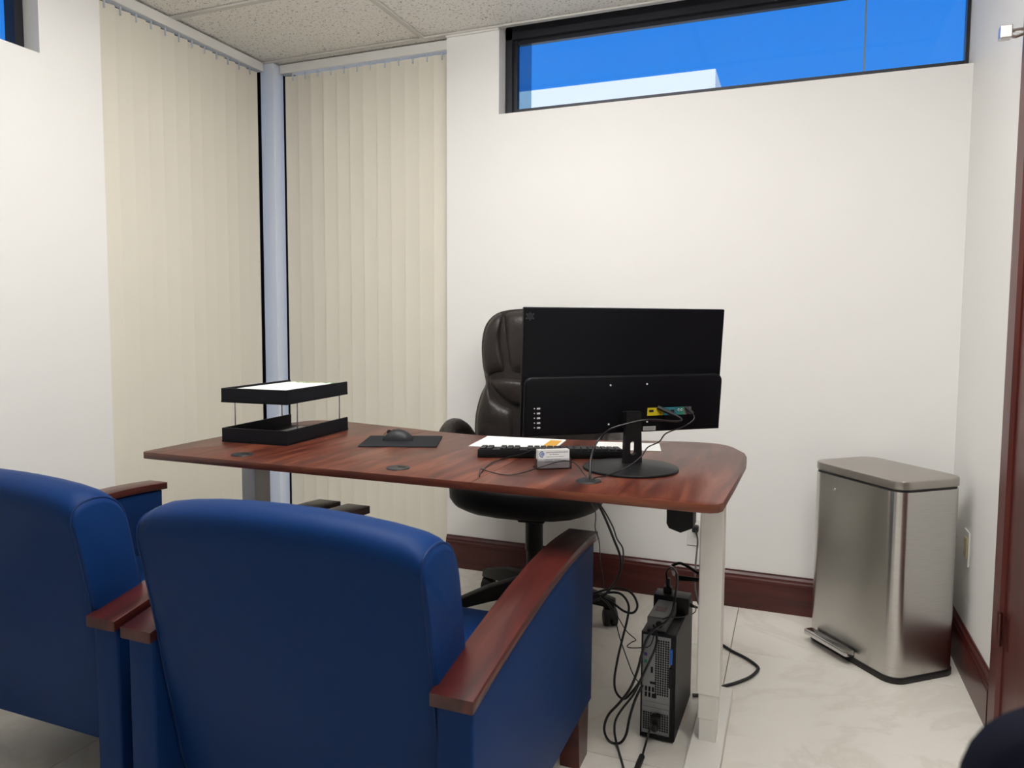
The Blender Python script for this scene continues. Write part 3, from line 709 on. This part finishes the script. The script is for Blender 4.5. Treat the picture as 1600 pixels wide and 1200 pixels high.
obj('logo_disc', cyl(bmesh.new(), (-.032, -.0144, .0395), .0052, .0005, 20, axis='y'), mat('pale_blue_ink', (.25, .32, .62), .5), cf, 'pale blue logo disc')
ln = bmesh.new()
def words(x0, x1, z, h):
    x = x0
    while x < x1:
        w = random.uniform(.0016, .0042); 
        for q in range(int(w/.0011)+1):
            if x+q*.0011 < x1: box(ln, x+q*.0011, x+q*.0011+.0007, -.0146, -.0142, z+random.uniform(0, h*.25), z+h)
        x += w+.0016
words(-.022, .040, .0420, .0034); words(-.012, .014, .0365, .0028); words(-.022, .028, .0305, .0022)
words(-.028, .020, .0240, .0022); words(-.026, -.004, .0200, .0020); words(.002, .036, .0200, .0020); words(-.026, .018, .0158, .0020); words(-.012, .012, .0088, .0018)
obj('card_print', ln, M['ink'], cf, 'rows of small grey print')

# ------------------------------------------------------------------ monitor
MA, MW, TILT, PZ = math.radians(39.5), .622, math.radians(4.3), 1.0662-.797
mo = thing('computer_monitor', 'black flat computer monitor seen from behind, on a round-footed stand', 'monitor', (-.4405, 2.036, DZ), MA)
TM = Matrix.Translation((0, 0, PZ)) @ Matrix.Rotation(TILT, 4, 'X')      # panel leans back a little on its stand
ZB, ZT = -.1774, .1774; hwm = MW/2
pn = obj('panel', B(-hwm, hwm, 0, .014, ZB, ZT, bev=.003), M['monitor_black'], mo); pn.matrix_local = TM
obj('screen', B(-hwm+.006, hwm-.006, .0135, .0148, ZB+.014, ZT-.006), M['screen'], mo, 'glossy dark screen').matrix_local = TM
rc = bmesh.new(); zt2 = ZB+.168
o2 = [(-hwm+.004, ZB+.003), (hwm-.004, ZB+.003)]
for a in range(0, 91, 15): o2.append((hwm-.004-.022+.022*math.cos(math.radians(a)), zt2-.022+.022*math.sin(math.radians(a))))
for a in range(90, 181, 15): o2.append((-hwm+.004+.022+.022*math.cos(math.radians(a)), zt2-.022+.022*math.sin(math.radians(a))))
prism(rc, o2, -.019, .001, bev=.006, seg=3, axis='y')
hs = obj('rear_housing', rc, M['monitor_black'], mo, 'raised lower half of the rear shell', smooth=True, ang=35); hs.matrix_local = TM
YF = -.0195
ic = bmesh.new()
def face(px, py, off=0):
    x, z = mp(px, py); return Matrix.Translation(mo.location) @ Matrix.Rotation(MA, 4, 'Z') @ TM @ Vector((x, YF-off, z))
def mp(px, py):
    """photo pixel -> (x, z) on the monitor's rear face, in the monitor's own axes"""
    d = AX*((px-PCX)/F_PX)+AD*((py-PCY)/F_PX)+AF
    W2L = (Matrix.Translation(mo.location) @ Matrix.Rotation(MA, 4, 'Z') @ TM).inverted()
    a = W2L @ Vector((0, 0, H)); b = W2L.to_3x3() @ d
    s = (YF-a.y)/b.y; return a.x+b.x*s, a.z+b.z*s
for i, py in enumerate((638.5, 646, 653.5, 661, 668.5)):
    x, z = mp(841.5, py)
    obj('button_icon', B(x-.0045, x+.0045, YF-.0006, YF+.0006, z-.0022, z+.0022), M['icon_white'], hs, 'white button mark')
    x, z = mp(835, py)
    obj('icon_dot', cyl(bmesh.new(), (x, YF, z), .0017, .0012, 8, axis='y'), M['icon_white'], hs, 'white button dot')
for px, py in ((954, 602), (1011, 600), (951, 663), (1011, 659)):
    x, z = mp(px, py); obj('screw', cyl(bmesh.new(), (x, YF-.0004, z), .0026, .0016, 10, axis='y'), M['icon_white'], hs, 'mounting screw, its glint painted white')  # white colour stands in for the metal glint of the screws
x0, z0 = mp(1012, 634.5); x1, z1 = mp(1079, 647.5)
xm1, _ = mp(1036, 640); xm2, _ = mp(1062, 640); xm3, _ = mp(1068, 640)
za, zb = z1+.001, z1+.0235
obj('port_plate', B(x0, xm1, YF-.0012, YF+.001, za, zb), M['yellow_port'], hs, 'yellow port label')
obj('port_plate', B(xm1, xm2, YF-.0012, YF+.001, za, zb), M['teal_port'], hs, 'teal port label')
obj('port_plate', B(xm2, xm3, YF-.0012, YF+.001, za, zb), M['green_port'], hs, 'green port label')
obj('port_plate', B(xm3, x1, YF-.0012, YF+.001, za, zb), M['mid_grey'], hs, 'grey power port')
zm = (za+zb)/2
obj('port', B(x0+.005, x0+.019, YF-.002, YF-.001, zm-.001, zm+.006, bev=.0006, seg=1), M['hole'], hs, 'dark video socket')
obj('port', B(xm1+.024, xm1+.036, YF-.002, YF-.001, zm-.003, zm+.004), M['hole'], hs, 'dark video socket')
for q in (xm2-.004, xm2+.0055):
    obj('jack', cyl(bmesh.new(), (q, YF-.0016, zm+.003), .0034, .002, 14, axis='y'), M['icon_white'], hs, 'pale audio jack ring')
    obj('jack_hole', cyl(bmesh.new(), (q, YF-.0028, zm+.003), .002, .0006, 12, axis='y'), M['hole'], hs)
x2, z2 = mp(1005, 665); x3, z3 = mp(1024, 672)
stk = obj('sticker', B(x2, x3, YF-.0007, YF+.0005, z3, z3+.012), M['sticker_grey'], hs, 'grey serial label')
lb = bmesh.new()
for i in range(9):
    q = x2+.004+i*(x3-x2-.008)/9; box(lb, q, q+.0012, YF-.0010, YF-.0007, z3+.003, z3+.009)
obj('sticker_print', lb, M['ink'], hs)
# six-pointed outline mark in the top left corner
lo = bmesh.new(); cx0, cz0 = mp(832, 495); 
def ringp(r, n, off=0): return [(cx0+r*math.cos(math.radians(off+360*i/n)), -.0004, cz0+r*math.sin(math.radians(off+360*i/n))) for i in range(n)]
tube(lo, ringp(.0028, 14), .0006, 5, 1, True)
for off in (90, -90):
    p = ringp(.0115, 3, off)
    for i in range(3): tube(lo, [p[i], p[(i+1) % 3]], .0005, 5, 1)
for i in (1, 2, 4, 5):
    q = ringp(.0115, 6, 90)[i]; tube(lo, [(q[0]+.0016*math.cos(a), -.0004, q[2]+.0016*math.sin(a)) for a in [2*math.pi*j/10 for j in range(10)]], .0005, 5, 1, True)
obj('corner_emblem', lo, M['icon_grey'], pn, 'thin grey six-pointed star emblem')
# stand
px_c, _ = mp(985, 640); post = bmesh.new()
pc = .0
pts = [(pc-.027, .0), (pc+.027, .0), (pc+.023, .155), (pc+.017, .160), (pc-.017, .160), (pc-.023, .155)]
hole = [(pc+.0095*math.cos(a), .082+.0095*math.sin(a)+(.0 if math.sin(a) < 0 else .030)) for a in [math.radians(d) for d in range(-165, 195, 30)]]
# post as two side rails plus top and bottom, so the slot is a real opening
def strip(p): prism(post, p, -.052, -.036, axis='y')
strip([(pc-.028, .002), (pc-.0095, .002), (pc-.0095, .160), (pc-.022, .160)]); strip([(pc+.0095, .002), (pc+.028, .002), (pc+.022, .160), (pc+.0095, .160)])
strip([(pc-.0095, .002), (pc+.0095, .002), (pc+.0095, .045), (pc+.0065, .041), (pc, .038), (pc-.0065, .041), (pc-.0095, .045)])
strip([(pc-.0095, .072), (pc-.0065, .076), (pc, .078), (pc+.0065, .076), (pc+.0095, .072), (pc+.0095, .160), (pc-.0095, .160)])
so = obj('stand_post', post, M['black_plastic'], mo)
obj('neck_bracket', box(bmesh.new(), pc-.020, pc+.020, -.037, -.012, .110, .158, bev=.003), M['black_plastic'], mo)
for s in (-1, 1): obj('post_screw', cyl(bmesh.new(), (pc+s*.011, -.0525, .150), .0045, .002, 14, axis='y'), M['hole'], so)
bs = bmesh.new(); cyl(bs, (pc-.006, -.048, .0003), .132, .006, 56, r2=.1315, bev=.0012); cyl(bs, (pc-.006, -.048, .006), .1305, .010, 56, r2=.045)
obj('stand_base', bs, M['black_plastic'], mo, 'round black foot', smooth=True, ang=50)

# ------------------------------------------------------------------ computer tower under the desk
tw = thing('computer_tower', 'slim black desktop computer standing on the floor by the right desk leg', 'computer', (-.336, 2.045, 0), math.radians(-1.5))
TWH = .318
obj('case', box(bmesh.new(), -.048, .048, .003, .293, .004, TWH, bev=.002), M['dark_grey'], tw)
obj('side_cover', box(bmesh.new(), .0475, .0505, -.001, .292, .006, TWH-.001, bev=.001), M['black_plastic'], tw, 'plain black side cover')
for x in (-.035, .035):
    for y in (.03, .26): obj('rubber_foot', B(x-.008, x+.008, y-.01, y+.01, 0, .005), M['rubber'], tw)
fr = bmesh.new(); box(fr, -.048, -.044, -.004, .004, .006, TWH); box(fr, .036, .048, -.004, .004, .006, TWH); box(fr, -.044, .036, -.004, .004, TWH-.008, TWH); box(fr, -.044, .036, -.004, .004, .006, .016)
obj('rear_frame', fr, M['black_plastic'], tw, 'black rear frame')
pl_ = obj('rear_panel', B(-.044, .036, .0, .004, .016, TWH-.008), M['panel_metal'], tw, 'zinc rear panel')
def holes(x0, x1, z0, z1, n, m_, nm='vent_grille'):
    b = bmesh.new(); dx = (x1-x0)/n; dz = (z1-z0)/m_
    for i in range(n):
        for j in range(m_): box(b, x0+dx*i, x0+dx*i+dx*.72, -.0007, .0004, z0+dz*j, z0+dz*j+dz*.72)
    o = obj(nm, b, M['hole'], pl_, 'grid of square vent holes'); return o
holes(-.008, .033, .135, .300, 6, 24); holes(-.040, -.014, .028, .082, 4, 8); holes(.000, .034, .028, .085, 5, 8)
obj('slot_cover', B(-.042, .034, -.0018, .0, .098, .112), M['panel_metal'], pl_); holes(-.038, -.012, .100, .110, 5, 2); holes(.0, .030, .100, .110, 5, 2)
obj('slot_cover', B(-.042, .034, -.0022, .0, .082, .096), M['panel_metal'], pl_)
for (x, z, w, h, m_, l_) in ((-.036, .142, .006, .014, 'hole', 'socket'), (-.026, .142, .006, .014, 'hole', 'socket'), (-.016, .142, .006, .014, 'hole', 'socket'),
                        (-.036, .125, .006, .014, 'hole', 'socket'), (-.026, .125, .006, .014, 'hole', 'socket'), (-.016, .124, .013, .013, 'hole', 'network socket'),
                        (-.022, .165, .016, .007, 'hole', 'video socket'), (-.020, .198, .006, .018, 'hole', 'video socket'), (-.040, .225, .009, .009, 'green_port', 'green mouse port'), (-.040, .246, .009, .009, 'violet', 'violet keyboard port')):
    obj('port', B(x, x+w, -.0022, 0, z, z+h, bev=.0008, seg=1), M[m_], pl_, l_)
obj('release_latch', box(bmesh.new(), .034, .042, -.010, -.003, .235, .280, bev=.0015), M['vga_blue'], tw, 'blue release latch')
obj('latch_bar', box(bmesh.new(), .033, .041, -.010, -.003, .165, .225, bev=.0015), M['black_plastic'], tw)
obj('power_plug', box(box(bmesh.new(), -.014, .012, -.026, -.002, .045, .080, bev=.004), -.008, .008, -.042, -.024, .044, .066, bev=.005), M['rubber'], tw, 'black power plug')
# things on the tower
pw = thing('power_brick', 'grey power brick with a maroon sticker on top of the computer tower', 'power adapter', (-.340, 2.055, TWH+.0005), math.radians(-3))
obj('body', box(bmesh.new(), -.032, .024, 0, .145, 0, .040, bev=.003), M['mid_grey'], pw)
obj('socket', cyl(bmesh.new(), (.004, -.0006, .021), .010, .003, 20, axis='y'), M['hole'], pw, 'dark round socket')
obj('sticker', B(-.022, .010, .05, .085, .040, .0406), M['maroon'], pw, 'maroon sticker')
pk = thing('power_adapter', 'black power adapter lying across the grey brick on the tower', 'power adapter', (-.322, 2.235, TWH+.0005), math.radians(-2))
obj('body', box(bmesh.new(), -.058, .050, -.03, .030, 0, .052, bev=.005), M['dark_grey'], pk, smooth=True)
obj('strain_relief', tube(bmesh.new(), [(.049, 0, .022), (.072, 0, .018)], .006, 10, 1, rend=.003), M['rubber'], pk)
obj('plug', box(box(bmesh.new(), -.032, -.006, -.012, .012, .050, .072, bev=.003), -.026, -.012, -.008, .008, .070, .098, bev=.004), M['rubber'], pk, 'black plug in its top')

# ------------------------------------------------------------------ cables
def cable(name, label, pts, r, cat='cable', m='cable', extra=None, sm=6):
    P_ = [p if isinstance(p, Vector) else Vector(p) for p in pts]
    o = obj(name, tube(bmesh.new(), P_, r, 8, sm), M[m], smooth=True, ang=0); return tag(o, label, cat)
def C(px, py, y): return on(1, y, px, py)
def G(px, py, z=.006): return on(2, z, px, py)
vp = Vector((-.3475, 2.0988, 0))
c = cable('monitor_cable', 'thick black video cable curving from the monitor across its stand into the grommet',
      [face(1036, 641, .01), face(1050, 648, .045), face(1040, 651, .065), C(1015, 656, 1.945), C(985, 661, 1.925), C(955, 670, 1.90), C(938, 684, 1.90), C(928, 700, 1.87), C(923, 720, 1.83), C(922, 740, 1.805), (-.476, 1.793, .785), (-.476, 1.793, .765)], .0030)
obj('plug', tube(bmesh.new(), [face(1027, 636, .002), face(1045, 645, .030)], .0062, 8, 1), M['dark_grey'], c, 'grey video plug')
c = cable('power_cable', 'thin black power cord from the right monitor port down to the grommet',
      [face(1077, 644, .018), face(1076, 652, .028), face(1060, 663, .03), C(1041, 677, 2.03), C(1030, 690, 1.985), C(1012, 699, 1.96), C(1003, 712, 1.935), C(985, 727, 1.90), C(965, 737, 1.87), C(945, 744, 1.83), (-.470, 1.795, .803), (-.474, 1.791, .770)], .0019)
obj('plug', tube(bmesh.new(), [face(1071, 636, .002), face(1077, 644, .020)], .005, 8, 1), M['rubber'], c)
cable('keyboard_cable', 'thin black keyboard cord looping in front of the card holder to the grommet',
      [C(832, 702, 2.006), C(818, 709, 1.975), G(795, 714, DZ+.004), G(770, 722, DZ+.004), G(753, 736, DZ+.003), G(749, 744, DZ+.003), G(751, 733, DZ+.006), G(765, 737, DZ+.004), G(790, 742, DZ+.003), G(815, 739, DZ+.006), C(850, 728, 1.855), C(875, 721, 1.87), C(892, 721, 1.865), C(903, 728, 1.84), C(912, 740, 1.81), (-.483, 1.793, .801), (-.481, 1.789, .770)], .0014)
# below the desk
yb = 1.82
cable('monitor_cable', 'thick black cable hanging from under the desk to the coil beside the tower',
      [(-.473, 1.80, .765), C(937, 792, 1.83), C(948, 815, 1.90), C(960, 845, 2.0), C(969, 870, 2.05), C(968, 895, 2.08), C(955, 918, 2.1), C(938, 935, 2.12), C(922, 940, 2.14)], .0035)
cable('power_cable', 'second black cord hanging beside the thick cable under the desk',
      [(-.477, 1.793, .765), C(940, 792, 1.83), C(957, 822, 1.90), C(964, 842, 2.0), C(973, 857, 2.03), C(973, 878, 2.05), C(965, 905, 2.08), C(948, 925, 2.1), C(935, 938, 2.12)], .0022)
cable('keyboard_cable', 'thinnest cord hanging straight down at the left of the under-desk cables',
      [(-.484, 1.790, .765), C(930, 800, 1.83), C(930, 825, 1.86), C(936, 845, 1.9), C(938, 875, 1.98), C(942, 900, 2.04), C(944, 925, 2.1)], .0014)
cable('cable_coil', 'coil of black cable hanging left of the computer tower',
      [C(925, 928, 2.14), C(945, 922, 2.12), C(968, 919, 2.1), C(987, 927, 2.09), C(996, 945, 2.08), C(990, 957, 2.08), C(975, 955, 2.09), C(955, 940, 2.1), C(940, 932, 2.11), C(950, 926, 2.11), C(970, 928, 2.10), C(982, 945, 2.08), C(980, 968, 2.07), C(972, 1000, 2.05), C(965, 1030, 2.04), C(960, 1062, 2.03), C(963, 1082, 2.02), C(975, 1092, 2.01), C(990, 1078, 2.0), C(1003, 1060, 2.0)], .0036)
cable('tower_cable', 'thin wavy cord running from the coil down to the lower tower sockets',
      [C(938, 935, 2.12), C(950, 945, 2.10), C(961, 968, 2.06), C(968, 995, 2.03), C(980, 1030, 2.0), C(990, 1055, 2.0), C(1001, 1070, 2.02)], .0016)
cable('adapter_cord', 'thin cord bent in a sharp zigzag between the coil and the tower',
      [C(945, 935, 2.12), C(960, 955, 2.09), C(978, 985, 2.05), C(993, 999, 2.03), C(988, 1003, 2.03), C(980, 1009, 2.02), C(984, 1012, 2.02), C(1000, 1012, 2.015), C(1014, 1010, 2.015), C(1020, 1000, 2.02), C(1022, 988, 2.035)], .0015, sm=4)
cable('black_cord', 'thick cord arching over the tower top and sweeping down across its rear face',
      [C(1044, 908, 2.235), C(1041, 896, 2.232), C(1047, 887, 2.20), C(1056, 893, 2.16), C(1058, 910, 2.11), C(1054, 938, 2.03), C(1050, 957, 2.0), C(1040, 972, 1.985), C(1022, 983, 1.98), C(1010, 1000, 1.985), C(1002, 1025, 1.985), C(996, 1048, 1.985), C(985, 1075, 1.98), C(968, 1098, 1.98), C(950, 1118, 1.98), C(944, 1140, 1.98), C(952, 1158, 1.98), C(968, 1161, 1.98), C(978, 1148, 1.98), C(984, 1120, 1.98), C(993, 1092, 1.985), C(1004, 1070, 2.01)], .0038)
cable('black_cord', 'thick cord along the tower rear from the grey brick to the left sockets',
      [C(1021, 977, 2.045), C(1026, 995, 2.01), C(1024, 1012, 1.995), C(1014, 1035, 1.99), C(1002, 1060, 1.985), C(990, 1085, 1.985), C(972, 1108, 1.985), C(962, 1125, 1.985), C(960, 1142, 1.98), G(963, 1160, .010), G(968, 1178, .005), G(974, 1200, .005), G(980, 1230, .005)], .0034)
c = cable('tower_power_cord', 'black power cord leaving the tower plug with a connector at the bottom edge',
      [C(1018, 1132, 2.004), C(1014, 1143, 1.99), G(1010, 1158, .010), G(1006, 1172, .006), G(1003, 1184, .009)], .0030)
obj('connector', tube(bmesh.new(), [G(1003, 1182, .009), G(998, 1194, .009), G(994, 1206, .009)], .0085, 10, 2), M['rubber'], c, 'black cord connector')
cable('bundle_cord', 'looped black cords tied behind the right desk leg',
      [C(1050, 884, 2.22), C(1062, 880, 2.21), C(1076, 886, 2.20), C(1090, 895, 2.19), C(1102, 900, 2.18), C(1095, 905, 2.18), C(1075, 903, 2.19), C(1060, 901, 2.20), C(1062, 905, 2.21), C(1080, 906, 2.20), C(1098, 908, 2.19)], .0045)
tie = tag(obj('cable_tie', tube(bmesh.new(), [C(1047, 884, 2.215), C(1053, 889, 2.20), C(1053, 899, 2.19), C(1050, 892, 2.2)], .0028, 6, 4), M['white_plastic']), 'white tie around the cords above the tower', 'cable tie')
cable('outlet_cord', 'black cord from the back wall outlet down behind the desk leg',
      [(-.372, YB-.038, .322), C(1090, 842, 3.10), C(1089, 860, 3.0), C(1087, 880, 2.75), C(1086, 905, 2.6), C(1087, 925, 2.5), C(1091, 942, 2.42), C(1100, 960, 2.35), C(1108, 1000, 2.30)], .0036)
cable('adapter_cord', 'thin cord looping from the black adapter back over the grey brick',
      [C(1078, 942, 2.23), C(1086, 948, 2.21), C(1086, 956, 2.17), C(1075, 962, 2.12), C(1060, 965, 2.08), C(1045, 964, 2.06), C(1035, 968, 2.045)], .0016)
cable('floor_cord', 'black power cord bent in a loop on the floor right of the desk leg',
      [G(1082, 1086), G(1095, 1086), G(1110, 1081), G(1129, 1073), G(1150, 1067), G(1172, 1058), G(1184, 1047), G(1182, 1040), G(1165, 1028), G(1145, 1018), G(1129, 1008), G(1112, 1000), G(1104, 985)], .0055)
